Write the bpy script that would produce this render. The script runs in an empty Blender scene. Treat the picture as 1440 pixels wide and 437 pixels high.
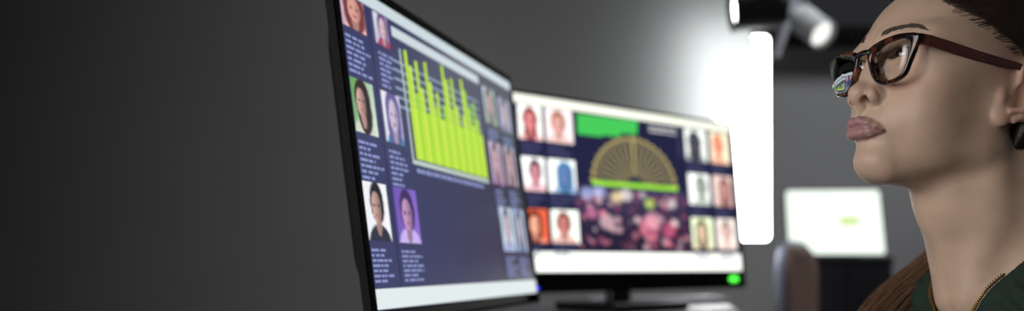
import bpy, bmesh, math, random
import numpy as np
from mathutils import Vector, Matrix

scene = bpy.context.scene
COL = scene.collection
Z0 = 0.91                      # camera height above the floor
PPX, PPY, F, PITCH = 935.0, 333.0, 1350.0, math.radians(1.6)

# ------------------------------------------------------------------ camera
cam_d = bpy.data.cameras.new('camera')
cam = bpy.data.objects.new('camera', cam_d)
COL.objects.link(cam)
scene.camera = cam
cam.location = (0, 0, Z0)
cam.rotation_euler = (math.pi / 2 + PITCH, 0, 0)
cam_d.sensor_width = 36.0
cam_d.lens = 36.0 * F / 1440
cam_d.shift_x = (720 - PPX) / 1440
cam_d.shift_y = (PPY - 218.5) / 1440
cam_d.clip_start = 0.02
cam_d.dof.use_dof = True
cam_d.dof.focus_distance = 0.855
cam_d.dof.aperture_fstop = 2.75
cam_d.dof.aperture_blades = 0

# ------------------------------------------------------------------ world, lamps, exposure
world = bpy.data.worlds.new('world')
scene.world = world
world.use_nodes = True
world.node_tree.nodes['Background'].inputs[0].default_value = (0.80, 0.86, 1.0, 1)
world.node_tree.nodes['Background'].inputs[1].default_value = 0.030
scene.view_settings.view_transform = 'Standard'
scene.view_settings.look = 'None'
scene.view_settings.gamma = 1.0
scene.view_settings.use_curve_mapping = False
scene.view_settings.exposure = 0.0
scene.cycles.use_denoising = True


def area_lamp(name, loc, target, size, power, col=(1, 1, 1), size_y=None, spread=180):
    d = bpy.data.lights.new(name, 'AREA')
    d.energy = power
    d.color = col
    d.size = size
    if size_y:
        d.shape = 'RECTANGLE'
        d.size_y = size_y
    d.spread = math.radians(spread)
    o = bpy.data.objects.new(name, d)
    COL.objects.link(o)
    o.location = loc
    o.rotation_euler = (Vector(target) - Vector(loc)).to_track_quat('-Z', 'Y').to_euler()
    return o


# unseen fill lights added: one large for the face, one for the back wall
area_lamp('face_fill_light', (-2.0, -0.65, 1.40), (0.2, 0.9, 1.05), 2.6, 33.0, (1.0, 0.98, 0.94), 1.7, 140)
area_lamp('back_wall_fill_light', (1.2, 2.95, 2.60), (0.7, 4.9, 1.10), 1.2, 16.0, (0.95, 0.97, 1.0), 0.3)


# ------------------------------------------------------------------ materials
def lin(c):
    return tuple(((v / 255) / 12.92 if v / 255 <= 0.04045 else ((v / 255 + 0.055) / 1.055) ** 2.4) for v in c)


MATS = {}


def mat(name, rgb, rough=0.5, metal=0.0, noise=None, bump=0.0, spec=0.5, coat=0.0, emit=0.0, srgb=True):
    if name in MATS:
        return MATS[name]
    m = bpy.data.materials.new(name)
    m.use_nodes = True
    nt = m.node_tree
    b = nt.nodes['Principled BSDF']
    c = lin(rgb) if srgb else rgb
    b.inputs['Base Color'].default_value = (*c, 1)
    b.inputs['Roughness'].default_value = rough
    b.inputs['Metallic'].default_value = metal
    b.inputs['Specular IOR Level'].default_value = spec
    b.inputs['Coat Weight'].default_value = coat
    if emit:
        b.inputs['Emission Color'].default_value = (*c, 1)
        b.inputs['Emission Strength'].default_value = emit
        b.inputs['Base Color'].default_value = (0.01, 0.01, 0.01, 1)
    sc, amt = noise if noise else (60.0, 0.06)
    tc = nt.nodes.new('ShaderNodeTexCoord')
    n = nt.nodes.new('ShaderNodeTexNoise')
    n.inputs['Scale'].default_value = sc
    n.inputs['Detail'].default_value = 3
    nt.links.new(tc.outputs['Object'], n.inputs['Vector'])
    if not emit:
        mx = nt.nodes.new('ShaderNodeMix')
        mx.data_type = 'RGBA'
        mx.inputs[6].default_value = (*[v * (1 - amt) for v in c], 1)
        mx.inputs[7].default_value = (*[min(1, v * (1 + amt)) for v in c], 1)
        nt.links.new(n.outputs['Fac'], mx.inputs[0])
        nt.links.new(mx.outputs[2], b.inputs['Base Color'])
    if bump:
        bp = nt.nodes.new('ShaderNodeBump')
        bp.inputs['Strength'].default_value = bump
        bp.inputs['Distance'].default_value = 0.002
        nt.links.new(n.outputs['Fac'], bp.inputs['Height'])
        nt.links.new(bp.outputs['Normal'], b.inputs['Normal'])
    MATS[name] = m
    return m


def emit_attr(name, strength):
    """screen pixels: emission from the picture's own colours (vertex colour attribute)"""
    if name in MATS:
        return MATS[name]
    m = bpy.data.materials.new(name)
    m.use_nodes = True
    nt = m.node_tree
    b = nt.nodes['Principled BSDF']
    b.inputs['Base Color'].default_value = (0.01, 0.01, 0.012, 1)
    b.inputs['Roughness'].default_value = 0.35
    a = nt.nodes.new('ShaderNodeVertexColor')
    a.layer_name = 'Col'
    nt.links.new(a.outputs['Color'], b.inputs['Emission Color'])
    b.inputs['Emission Strength'].default_value = strength
    MATS[name] = m
    return m


# ------------------------------------------------------------------ mesh helpers
def link(name, me, m, parent=None, smooth=False):
    o = bpy.data.objects.new(name, me)
    COL.objects.link(o)
    if m and not me.materials:
        me.materials.append(m)
    if parent:
        o.parent = parent
    if smooth:
        me.polygons.foreach_set('use_smooth', [True] * len(me.polygons))
    return o


def pydata(name, V, Fc, m, parent=None, smooth=False, cols=None):
    me = bpy.data.meshes.new(name)
    me.from_pydata([tuple(v) for v in V], [], [tuple(f) for f in Fc])
    if cols is not None:
        set_cols(me, cols)
    me.update()
    return link(name, me, m, parent, smooth)


def set_cols(me, cols):
    a = me.color_attributes.new('Col', 'FLOAT_COLOR', 'POINT')
    c = np.ones((len(me.vertices), 4), np.float32)
    c[:, :3] = cols
    a.data.foreach_set('color', c.ravel())


def from_bm(name, bm, m, parent=None, smooth=False):
    me = bpy.data.meshes.new(name)
    bm.to_mesh(me)
    bm.free()
    return link(name, me, m, parent, smooth)


def add_box(bm, lo, hi, bevel=0.0, seg=2):
    r = bmesh.ops.create_cube(bm, size=1)
    vs = r['verts']
    for v in vs:
        for i in range(3):
            v.co[i] = (lo[i] + hi[i]) / 2 + v.co[i] * (hi[i] - lo[i])
    if bevel:
        es = list({e for v in vs for e in v.link_edges})
        bmesh.ops.bevel(bm, geom=es, offset=bevel, segments=seg, affect='EDGES', profile=0.5)


def box(name, lo, hi, m, parent=None, bevel=0.0, seg=2, smooth=False):
    bm = bmesh.new()
    add_box(bm, lo, hi, bevel, seg)
    return from_bm(name, bm, m, parent, smooth)


def tube_data(pts, rad, n=8, closed=False, cap=True, squash=None):
    pts = [Vector(p) for p in pts]
    N = len(pts)
    rad = [rad] * N if not hasattr(rad, '__len__') else rad
    V, Fc = [], []
    up = Vector((0.0123, 0.031, 1))
    prev = None
    for i, p in enumerate(pts):
        a = pts[(i - 1) % N] if (closed or i > 0) else p
        b = pts[(i + 1) % N] if (closed or i < N - 1) else p
        t = (b - a).normalized()
        if prev is None:
            s = t.cross(up)
            if s.length < 1e-4:
                s = t.cross(Vector((1, 0, 0)))
        else:
            s = prev - t * prev.dot(t)
        s.normalize()
        prev = s
        u = s.cross(t)
        for k in range(n):
            an = 2 * math.pi * k / n
            V.append(p + (s * math.cos(an) + u * math.sin(an)) * rad[i])
    M = N if closed else N - 1
    for i in range(M):
        for k in range(n):
            a, b = i * n + k, i * n + (k + 1) % n
            c, d = ((i + 1) % N) * n + (k + 1) % n, ((i + 1) % N) * n + k
            Fc.append((a, b, c, d))
    if cap and not closed:
        Fc.append(tuple(range(n))[::-1])
        Fc.append(tuple((N - 1) * n + k for k in range(n)))
    return V, Fc


def tube(name, pts, rad, m, parent=None, n=8, closed=False, smooth=True):
    V, Fc = tube_data(pts, rad, n, closed)
    return pydata(name, V, Fc, m, parent, smooth)


def lathe(name, prof, m, parent=None, n=24, axis='Z', smooth=True, origin=(0, 0, 0)):
    """prof: list of (r, h)"""
    V, Fc = [], []
    for r, h in prof:
        for k in range(n):
            a = 2 * math.pi * k / n
            p = {'Z': (r * math.cos(a), r * math.sin(a), h), 'Y': (r * math.cos(a), h, r * math.sin(a)),
                 'X': (h, r * math.cos(a), r * math.sin(a))}[axis]
            V.append([p[i] + origin[i] for i in range(3)])
    for i in range(len(prof) - 1):
        for k in range(n):
            Fc.append((i * n + k, i * n + (k + 1) % n, (i + 1) * n + (k + 1) % n, (i + 1) * n + k))
    Fc.append(tuple(range(n))[::-1])
    Fc.append(tuple((len(prof) - 1) * n + k for k in range(n)))
    return pydata(name, V, Fc, m, parent, smooth)


def rrect(w, h, r, n=6, cx=0, cz=0):
    P = []
    for (sx, sz, a0) in ((1, 1, 0), (-1, 1, 90), (-1, -1, 180), (1, -1, 270)):
        for k in range(n + 1):
            a = math.radians(a0 + 90 * k / n)
            P.append((cx + sx * (w / 2 - r) + r * math.cos(a), cz + sz * (h / 2 - r) + r * math.sin(a)))
    return P


def empty(name, loc, rot=(0, 0, 0)):
    o = bpy.data.objects.new(name, None)
    COL.objects.link(o)
    o.location = loc
    o.rotation_euler = rot
    o.empty_display_size = 0.05
    return o


def tag(o, label, cat, group=None):
    o['label'] = label
    o['category'] = cat
    if group:
        o['group'] = group
    return o


def struct(o, label=None):
    o['kind'] = 'structure'
    if label:
        o['label'] = label
    return o


def at(px, py, y):
    """a point at distance y in front of the camera that shows at the photo's pixel; world coordinates"""
    c, s = math.cos(PITCH), math.sin(PITCH)
    dx, dz = (px - PPX) / F, -(py - PPY) / F
    d = Vector((dx, c - dz * s, s + dz * c))
    return d * (y / d.y) + Vector((0, 0, Z0))


# ------------------------------------------------------------------ room shell
m_wall = mat('painted_wall', (166, 166, 167), 0.75, noise=(3.0, 0.05), bump=0.05)
m_floor = mat('grey_carpet_floor', (70, 70, 74), 0.9, noise=(180, 0.2), bump=0.3)
m_ceil = mat('dark_ceiling', (40, 40, 44), 0.9)
X0, X1, Y0, Y1, ZC = -4.4, 3.0, -2.0, 4.9, 2.75
T_ = 0.1
struct(box('floor', (X0, Y0, -T_), (X1, Y1, 0), m_floor), 'grey carpet floor')
struct(box('ceiling', (X0, Y0, ZC), (X1, Y1, ZC + T_), m_ceil), 'dark ceiling')
struct(box('wall_back', (X0, Y1, 0), (X1, Y1 + T_, ZC), m_wall), 'plain dark grey back wall')
struct(box('wall_left', (X0 - T_, Y0, 0), (X0, Y1, ZC), m_wall))
struct(box('wall_right', (X1, Y0, 0), (X1 + T_, Y1, ZC), m_wall))
struct(box('wall_front', (X0, Y0 - T_, 0), (X1, Y0, ZC), m_wall))
# dropped dark bulkhead under the ceiling, along the back wall
s_ = at(1150, 40, 4.5)
struct(box('trim_1', (at(1062, 0, 4.5).x, 4.45, s_.z), (X1 - .002, Y1 - .001, ZC - .001), mat('bulkhead_black', (28, 28, 32), .8)), 'dark dropped bulkhead above the back wall')
struct(box('baseboard_back', (X0 + .002, Y1 - .015, 0.001), (X1 - .002, Y1 - .001, 0.09), mat('baseboard_paint', (60, 60, 62), .6)))
# ------------------------------------------------------------------ desk and monitors
KS = 1.15                      # both big screens are 27-inch panels
DESK = Z0 - 0.085 * KS
m_desk = mat('desk_laminate', (128, 128, 134), 0.45, noise=(90, 0.08))
m_black = mat('black_plastic', (16, 16, 18), 0.32, noise=(300, 0.1))
m_gloss = mat('gloss_black_plastic', (9, 9, 11), 0.6, spec=.12)
m_dmetal = mat('dark_grey_metal', (48, 48, 52), 0.4, 0.6)
desk = empty('desk', (-0.42, 1.4, 0))
tag(desk, 'long grey desk carrying the two big monitors', 'desk')
dx0, dx1, dy0, dy1 = -0.52, 0.155, 0.40, 2.68
box('desk_top', (dx0 + .42, dy0 - 1.4, DESK - .03), (dx1 + .42, dy1 - 1.4, DESK), m_desk, desk, .003)
for lx in (dx0 + .06, dx1 - .06):
    for ly in (dy0 + .08, dy1 - .08):
        box('leg', (lx + .42 - .025, ly - 1.4 - .025, 0), (lx + .42 + .025, ly - 1.4 + .025, DESK - .03), m_dmetal, desk, .003)
box('modesty_panel', (dx0 + .42 + .03, dy0 - 1.4 + .1, .35), (dx0 + .42 + .05, dy1 - 1.4 - .1, DESK - .04), m_desk, desk)

prnd = random.Random(11)


def quad(name, scr, u0, v0, u1, v1, m, W, H, y=-.0006, cols=None):
    return pydata(name, [((u0 - .5) * W, y, (.5 - v1) * H), ((u1 - .5) * W, y, (.5 - v1) * H), ((u1 - .5) * W, y, (.5 - v0) * H), ((u0 - .5) * W, y, (.5 - v0) * H)],
                  [(0, 1, 2, 3)], m, scr, cols=cols)


def picture(name, scr, u0, v0, u1, v1, W, H, fn, m, nx=22, ny=28, y=-.0008, warp=None):
    """a picture shown on a screen: fine grid whose colours are the picture's pixels; fn(x, y) -> rgb 0..255, x right, y down in 0..1"""
    V, Fc, C = [], [], []
    for j in range(ny + 1):
        for i in range(nx + 1):
            a, b = i / nx, j / ny
            V.append(((u0 + (u1 - u0) * a - .5) * W, y, (.5 - (v0 + (v1 - v0) * b)) * H))
            C.append(lin(fn(a, b)))
    for j in range(ny):
        for i in range(nx):
            k = j * (nx + 1) + i
            Fc.append((k, k + nx + 1, k + nx + 2, k + 1))
    return pydata(name, V, Fc, m, scr, cols=np.array(C))


def mixc(a, b, t):
    t = max(0, min(1, t))
    return tuple(a[i] * (1 - t) + b[i] * t for i in range(3))


def portrait(bg, hair, skin_c, shirt, fx=.5, fy_=.42, s=.22, long=False, bg2=None, side=0.0, dark=(30, 24, 28)):
    def fn(x, y):
        c = mixc(bg, bg2 or bg, x * .7 + y * .3)
        # shoulders
        sh = ((x - fx) / .48) ** 2 + ((y - 1.08) / .36) ** 2
        c = mixc(c, shirt, (1.08 - sh) / .12)
        hr = s * (1.35 if long else 1.18)
        h = ((x - fx - side * .04) / hr) ** 2 + ((y - fy_ + .05) / (s * 1.5)) ** 2
        if long:
            h = min(h, ((x - fx - side * .1) / (hr * .95)) ** 2 + ((y - fy_ - .2) / (s * 1.7)) ** 2)
        c = mixc(c, hair, (1.05 - h) / .15)
        n = ((x - fx) / (s * .45)) ** 2 + ((y - fy_ - s * 1.3) / (s * .8)) ** 2
        c = mixc(c, mixc(skin_c, dark, .25), (1.05 - n) / .2)
        f = ((x - fx + side * .05) / (s * .82)) ** 2 + ((y - fy_ - .03) / (s * 1.12)) ** 2
        c = mixc(c, mixc(skin_c, dark, .35 * max(0, (x - fx) / s + side)), (1.05 - f) / .15)
        for ex in (-.36, .36):
            e = ((x - fx + side * .05 - ex * s) / (s * .17)) ** 2 + ((y - fy_) / (s * .10)) ** 2
            c = mixc(c, dark, (1.1 - e) / .5)
        mo = ((x - fx + side * .05) / (s * .3)) ** 2 + ((y - fy_ - s * .68) / (s * .1)) ** 2
        return mixc(c, mixc(skin_c, (150, 40, 60), .6), (1.1 - mo) / .6)
    return fn


def text_block(scr, u0, v0, u1, v1, rows, m, W, H, fill=.8):
    V, Fc = [], []
    rh = (v1 - v0) / rows
    for r in range(rows):
        u = u0
        end = u0 + (u1 - u0) * prnd.uniform(fill - .3, 1)
        while u < end:
            w = min(prnd.uniform(.008, .03), end - u)
            if w > .004:
                b = len(V)
                for a, c in ((u, v0 + rh * (r + .72)), (u + w, v0 + rh * (r + .72)), (u + w, v0 + rh * (r + .22)), (u, v0 + rh * (r + .22))):
                    V.append(((a - .5) * W, -.0007, (.5 - c) * H))
                Fc.append((b, b + 1, b + 2, b + 3))
            u += w + prnd.uniform(.003, .007)
    return pydata('text_block', V, Fc, m, scr)


def frame_ring(name, w, h, ow, oh, ocz, depth, rin, rout, m, parent, lip=.0012):
    """bezel: ring between the screen opening and the outer outline, with a side wall"""
    I_, O_ = rrect(w, h, rin, 5), rrect(ow, oh, rout, 5, 0, ocz)
    O2 = rrect(ow - .003, oh - .003, max(rout - .0015, .0005), 5, 0, ocz)
    n = len(I_)
    V = [(x, .0006, z) for x, z in I_] + [(x, -lip, z) for x, z in I_] + [(x, -lip, z) for x, z in O2] + [(x, -lip + .0015, z) for x, z in O_] + \
        [(x, depth, z) for x, z in O_] + [(x, depth, z) for x, z in I_]
    Fc = []
    for r in range(5):
        for k in range(n):
            Fc.append((r * n + k, r * n + (k + 1) % n, (r + 1) * n + (k + 1) % n, (r + 1) * n + k))
    return pydata(name, V, Fc, m, parent)


def back_shell(w, h, cz, y0, y1, inset, m, parent):
    A, B, C = rrect(w, h, .006, 4, 0, cz), rrect(w - .03, h - .03, .01, 4, 0, cz), rrect(w - 2 * inset, h - 2 * inset, .02, 4, 0, cz)
    n = len(A)
    V = [(x, y0, z) for x, z in A] + [(x, y0 + .003, z) for x, z in B] + [(x, y1, z) for x, z in C]
    Fc = [(r * n + k, r * n + (k + 1) % n, (r + 1) * n + (k + 1) % n, (r + 1) * n + k) for r in range(2) for k in range(n)]
    Fc.append(tuple(2 * n + k for k in range(n)))
    Fc.append(tuple(range(n))[::-1])
    return pydata('back_shell', V, Fc, m, parent)


def monitor(name, label, cen, yaw, tilt, W, H, side, top, bottom, depth, inset, base_w, base_d, post_w, screen_mat, extra_top=0.0, group=None):
    """cen: centre of the screen (world). Returns the thing and its screen part (origin at the screen's centre, x right, z up, facing -y)"""
    root = empty(name, (cen[0], cen[1], DESK), (0, 0, yaw))
    tag(root, label, 'monitor', group)
    hz = cen[2] - DESK
    tl = Matrix.Translation((0, 0, hz)) @ Matrix.Rotation(tilt, 4, 'X')
    oh = H + extra_top + top + bottom
    ocz = (extra_top + top - bottom) / 2
    sc = pydata('screen', [(-W / 2, 0, -H / 2), (W / 2, 0, -H / 2), (W / 2, 0, H / 2 + extra_top), (-W / 2, 0, H / 2 + extra_top)], [(0, 1, 2, 3)], screen_mat, root)
    fr = frame_ring('bezel', W, H + 2 * extra_top, W + 2 * side, oh, ocz, depth, .0004, .006, m_gloss, root)
    bk = back_shell(W + 2 * side - .004, oh - .004, ocz, depth, depth + .03, inset, m_black, root)
    for o in (sc, fr, bk):
        o.matrix_local = tl
    # neck behind the panel and the foot on the desk
    yb = depth + .024
    box('neck', (-post_w / 2, yb + .012, .016), (post_w / 2, yb + .034, hz + .03), m_black, root, .004)
    hg = box('hinge', (-.035, yb - .012, hz - .035), (.035, yb + .02, hz + .035), m_black, root, .006)
    bm = bmesh.new()
    add_box(bm, (-base_w / 2, yb + .02 - base_d * .55, 0), (base_w / 2, yb + .02 + base_d * .45, .018), .006, 3)
    from_bm('base', bm, m_black, root)
    return root, sc, tl


def screen_mat(name, c0, c1, strength):
    m = bpy.data.materials.new(name)
    m.use_nodes = True
    nt_ = m.node_tree
    b = nt_.nodes['Principled BSDF']
    b.inputs['Base Color'].default_value = (.008, .008, .01, 1)
    b.inputs['Roughness'].default_value = .3
    tc = nt_.nodes.new('ShaderNodeTexCoord')
    sp = nt_.nodes.new('ShaderNodeSeparateXYZ')
    nt_.links.new(tc.outputs['Generated'], sp.inputs[0])
    r = nt_.nodes.new('ShaderNodeValToRGB')
    r.color_ramp.elements[0].color = (*lin(c0), 1)
    r.color_ramp.elements[1].color = (*lin(c1), 1)
    nt_.links.new(sp.outputs['X'], r.inputs['Fac'])
    nt_.links.new(r.outputs['Color'], b.inputs['Emission Color'])
    b.inputs['Emission Strength'].default_value = strength
    return m


E1, E2 = 1.0, 1.5
pix1, pix2 = emit_attr('near_screen_pixels', E1), emit_attr('far_screen_pixels', E2)

# ---- near monitor: bar chart page
W1, H1 = .531 * KS, .299 * KS
m1, s1, tl1 = monitor('desk_monitor', 'near black monitor showing a green bar chart between columns of portraits',
                      (-.2426 * KS, 1.1296 * KS, .1059 * KS + Z0), 1.4324, -.1394, W1, H1, .012, .013, .016, .009, .055, .26, .2, .06,
                      screen_mat('near_screen_page', (58, 62, 104), (34, 34, 56), E1), .012)  # page ramp has the panel's view-angle glow painted into its colours
wht1 = mat('near_screen_white', (205, 218, 224), emit=E1)
wht1b = mat('near_screen_pale', (226, 236, 236), emit=E1)
txt1 = mat('near_screen_text', (140, 150, 200), emit=E1)
quad('title_bar', s1, 0.0, -.034, 1.0, .008, wht1, W1, H1)
quad('menu_bar', s1, .215, .030, .725, .066, wht1, W1, H1)
quad('task_bar', s1, 0.0, .935, 1.0, .998, wht1b, W1, H1)
col1 = [  # u0,v0,u1,v1, painter
    (.004, .012, .096, .117, portrait((210, 190, 205), (120, 60, 60), (220, 160, 150), (240, 190, 190), .55, .35, .34, True, (190, 130, 130))),
    (.004, .280, .093, .450, portrait((96, 160, 84), (44, 28, 34), (226, 180, 168), (210, 215, 200), .42, .40, .25, True, (225, 235, 225), .8)),
    (.002, .603, .096, .786, portrait((238, 240, 244), (30, 26, 34), (206, 168, 158), (44, 48, 66), .5, .40, .25, False, (250, 250, 252), .5)),
    (.135, .014, .197, .122, portrait((225, 232, 236), (110, 80, 130), (220, 190, 200), (170, 60, 90), .6, .4, .3, False, (140, 110, 170))),
    (.127, .283, .208, .454, portrait((236, 240, 244), (100, 90, 150), (200, 190, 215), (40, 130, 170), .55, .42, .3, True, (190, 180, 220))),
    (.127, .604, .231, .788, portrait((112, 84, 176), (60, 36, 96), (196, 150, 196), (200, 180, 240), .5, .45, .27, False, (140, 110, 210), .3)),
    (.745, .062, .838, .226, portrait((190, 205, 215), (90, 80, 90), (200, 170, 170), (150, 190, 150), .5, .42, .26, True, (160, 180, 160))),
    (.741, .311, .829, .502, portrait((214, 190, 214), (110, 80, 110), (220, 180, 190), (190, 130, 190), .5, .42, .27, True, (225, 200, 220))),
    (.757, .602, .856, .802, portrait((196, 214, 232), (90, 90, 110), (214, 196, 206), (160, 180, 220), .5, .42, .26, False, (220, 230, 240))),
    (.868, .075, .960, .235, portrait((170, 176, 205), (80, 70, 90), (205, 180, 180), (120, 120, 150), .5, .42, .26, False)),
    (.862, .308, .950, .490, portrait((205, 188, 205), (90, 70, 90), (220, 180, 180), (200, 170, 190), .5, .42, .28, True)),
    (.873, .602, .962, .802, portrait((170, 196, 226), (80, 80, 110), (200, 190, 205), (140, 170, 215), .5, .42, .26, True, (200, 215, 235))),
]
for u0, v0, u1, v1, fn in col1:
    picture('portrait_picture', s1, u0, v0, u1, v1, W1, H1, fn, pix1)
    text_block(s1, u0 + .004, v1 + .022, u1 + .006, min(v1 + .150, .920), 7, txt1, W1, H1)
# the bar chart
gl = [142, 176, 208, 238, 262, 291]
for v in (.150, .182, .214, .246, .278, .310):
    quad('grid_line', s1, .200, v, .700, v + .008, mat('near_screen_gridline', (150, 170, 190), emit=E1), W1, H1, -.0006)
tops = [.095, .145, .24, .115, .21, .30, .10, .17, .26, .20, .30, .24, .075, .125, .24, .11, .22, .30, .25, .09, .13, .20, .27, .17, .235, .30]
nb = len(tops)
for i, tp in enumerate(tops):
    u = .262 + (.700 - .262) * i / nb
    cb = [(186, 226, 60), (202, 230, 82), (158, 218, 50)][i % 3]
    quad('chart_bar', s1, u, tp, u + (.438 / nb) * .88, .487, mat('near_screen_bar_%d' % (i % 3), cb, emit=E1), W1, H1, -.0009)
quad('chart_floor', s1, .262, .300, .700, .487, mat('near_screen_bar_fill', (196, 224, 84), emit=E1), W1, H1, -.0007)
quad('chart_axis', s1, .246, .492, .704, .508, mat('near_screen_axis', (190, 205, 200), emit=E1), W1, H1)
quad('chart_axis', s1, .240, .10, .247, .508, mat('near_screen_axis', (190, 205, 200), emit=E1), W1, H1)
text_block(s1, .255, .515, .700, .545, 1, txt1, W1, H1, 1.2)
for k in range(2):
    quad('column_rule', s1, (.112, .735)[k], .02, (.116, .739)[k], .93, mat('near_screen_rule', (40, 42, 76), emit=E1), W1, H1, -.0004)
led = lathe('power_light', [(.0001, -.0016), (.0022, -.0014), (.0024, .001)], mat('blue_light', (30, 40, 255), emit=3.0), m1, 12, 'Y')
led.matrix_local = tl1 @ Matrix.Translation((W1 / 2 + .0065, -.0016, -H1 / 2 + .008))
led['label'] = 'blue power light'

# ---- far monitor: fan chart over a crowd picture
W2, H2 = .545 * KS, .299 * KS
m2, s2, tl2 = monitor('desk_monitor', 'wide black monitor showing a golden fan over a pink crowd picture',
                      (-.049 * KS, 1.7604 * KS, .1344 * KS + Z0), .7803, -.107, W2, H2, .010, .007, .038, .016, .05, .22, .19, .058,
                      screen_mat('far_screen_page', (30, 31, 62), (28, 29, 58), E2 * .8))
wht2 = mat('far_screen_white', (250, 252, 244), emit=E2)
quad('title_bar', s2, 0, .0, 1, .052, mat('far_screen_titlebar', (226, 228, 214), emit=E2), W2, H2)
quad('task_bar', s2, 0.004, .885, .998, .998, wht2, W2, H2)
grid2 = []
pal = [((250, 250, 246), (120, 50, 50), (220, 130, 130)), ((236, 226, 226), (150, 90, 70), (214, 160, 150)), ((250, 252, 250), (60, 40, 50), (200, 130, 140)), ((248, 252, 248), (60, 110, 150), (90, 120, 170)),
       ((205, 90, 60), (110, 40, 30), (236, 170, 140)), ((245, 252, 240), (120, 60, 50), (190, 120, 110)), ((244, 248, 240), (50, 50, 60), (70, 70, 80)), ((238, 226, 196), (200, 110, 80), (230, 150, 120)),
       ((248, 250, 244), (110, 120, 110), (150, 160, 150)), ((226, 200, 190), (110, 70, 70), (196, 140, 130)), ((236, 244, 206), (90, 90, 60), (220, 190, 160)), ((240, 230, 220), (120, 90, 80), (225, 190, 180))]
k = 0
for cu0, cu1 in ((.018, .108), (.122, .230), (.747, .856), (.878, .980)):
    for rv0, rv1 in ((.058, .255), (.354, .545), (.645, .835)):
        dv = .02 if cu0 > .5 else 0
        b, h_, s_ = pal[[0, 2, 4, 1, 3, 5, 6, 8, 10, 7, 9, 11][k]]
        picture('portrait_picture', s2, cu0, rv0 + dv * .3, cu1, rv1 + dv, W2, H2, portrait(b, h_, s_, mixc(s_, b, .4), .5 + .1 * math.sin(k * 2), .45, .24, k % 2 == 0), pix2, 16, 20)
        text_block(s2, cu0 + .004, rv1 + dv + .015, cu1, rv1 + dv + .085, 4, mat('far_screen_text', (78, 80, 120), emit=1.0), W2, H2)
        k += 1
# green status banner with a ragged lower edge
gv = [(.252, .068), (.520, .060), (.512, .150), (.44, .150), (.43, .178), (.36, .178), (.35, .19), (.250, .190)]
pydata('green_banner', [((u - .5) * W2, -.0007, (.5 - v) * H2) for u, v in gv], [tuple(range(len(gv)))[::-1]], mat('far_screen_green', (66, 190, 84), emit=E2 * .8), s2)
text_block(s2, .572, .074, .702, .124, 2, mat('far_screen_heading', (190, 190, 190), emit=E2), W2, H2, 1.3)
text_block(s2, .708, .07, .722, .27, 10, mat('far_screen_text', (78, 80, 120), emit=1.0), W2, H2, 1.3)
# fan: half disc, radial spokes and rings
cu, cv, ru, rv = .490, .478, .196, .305
fan_d, fan_s = mat('far_screen_fan_field', (50, 52, 64), emit=E2 * .8), mat('far_screen_fan_gold', (206, 186, 112), emit=E2 * .8)


def fp(r, a, y):
    return ((cu + ru * r * math.cos(a) - .5) * W2, y, (.5 - (cv - rv * r * math.sin(a))) * H2)


N = 40
pydata('fan_field', [fp(0, 0, -.0005)] + [fp(1.02, math.pi * i / N, -.0005) for i in range(N + 1)], [(0, i + 1, i + 2) for i in range(N)], fan_d, s2)
for i in range(19):
    a = math.pi * (i + .5) / 19
    d = .013 if i != 9 else .026
    pydata('fan_spoke', [fp(.22, a - d * 1.6, -.0008), fp(.22, a + d * 1.6, -.0008), fp(1.03, a + d, -.0008), fp(1.03, a - d, -.0008)], [(3, 2, 1, 0)], fan_s, s2)
for r in (.97,):
    V_ = [fp(r + dr, math.pi * i / N, -.0009) for dr in (-.012, .012) for i in range(N + 1)]
    pydata('fan_ring', V_, [(i, i + 1, N + 2 + i, N + 1 + i) for i in range(N)], fan_s, s2)
quad('green_line', s2, .297, .458, .690, .486, mat('far_screen_lime', (150, 220, 60), emit=E2 * .8), W2, H2, -.0011)
rs = np.random.RandomState(5)
spots = [(rs.rand(), .08 + rs.rand() * .92, rs.choice([.010, .014, .02, .028]), [(214, 120, 138), (180, 84, 102), (232, 184, 186), (160, 70, 84), (226, 210, 204), (110, 58, 84)][rs.randint(6)]) for _ in range(130)]
spots += [(.43, .10, .05, (250, 250, 230)), (.64, .22, .045, (200, 235, 90)), (.25, .55, .06, (244, 200, 200)), (.62, .62, .09, (216, 112, 134)), (.8, .66, .06, (214, 92, 124)),
          (.1, .12, .05, (170, 190, 240)), (.2, .06, .05, (170, 190, 240)), (.85, .2, .04, (240, 235, 225)), (.35, .15, .05, (230, 215, 150)), (.13, .42, .045, (220, 120, 160)), (.66, .5, .07, (240, 170, 180))]
AS = 1.95


def crowd(x, y):
    c = mixc((60, 50, 80), (30, 24, 44), y * 1.2)
    for sx, sy, sr, col in spots:
        dd = math.hypot((x - sx) * AS * .5, (y - sy) * .5 * 1.0) / sr
        if dd < 1.15:
            c = mixc(c, col, .62 * min(1, (1.15 - dd) / .25))
    return c


picture('crowd_picture', s2, .222, .495, .732, .872, W2, H2, crowd, pix2, 92, 46, -.0006)
bm = bmesh.new()
add_box(bm, (-.013, -.0014, -.0066), (.013, .003, .0066), .006, 4)
led = from_bm('power_light', bm, mat('green_light', (70, 220, 60), emit=3.2), m2, True)
led.matrix_local = tl2 @ Matrix.Translation((W2 / 2 - .034, -.0014, -H2 / 2 - .0185))
led['label'] = 'glowing green power light'
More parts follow.
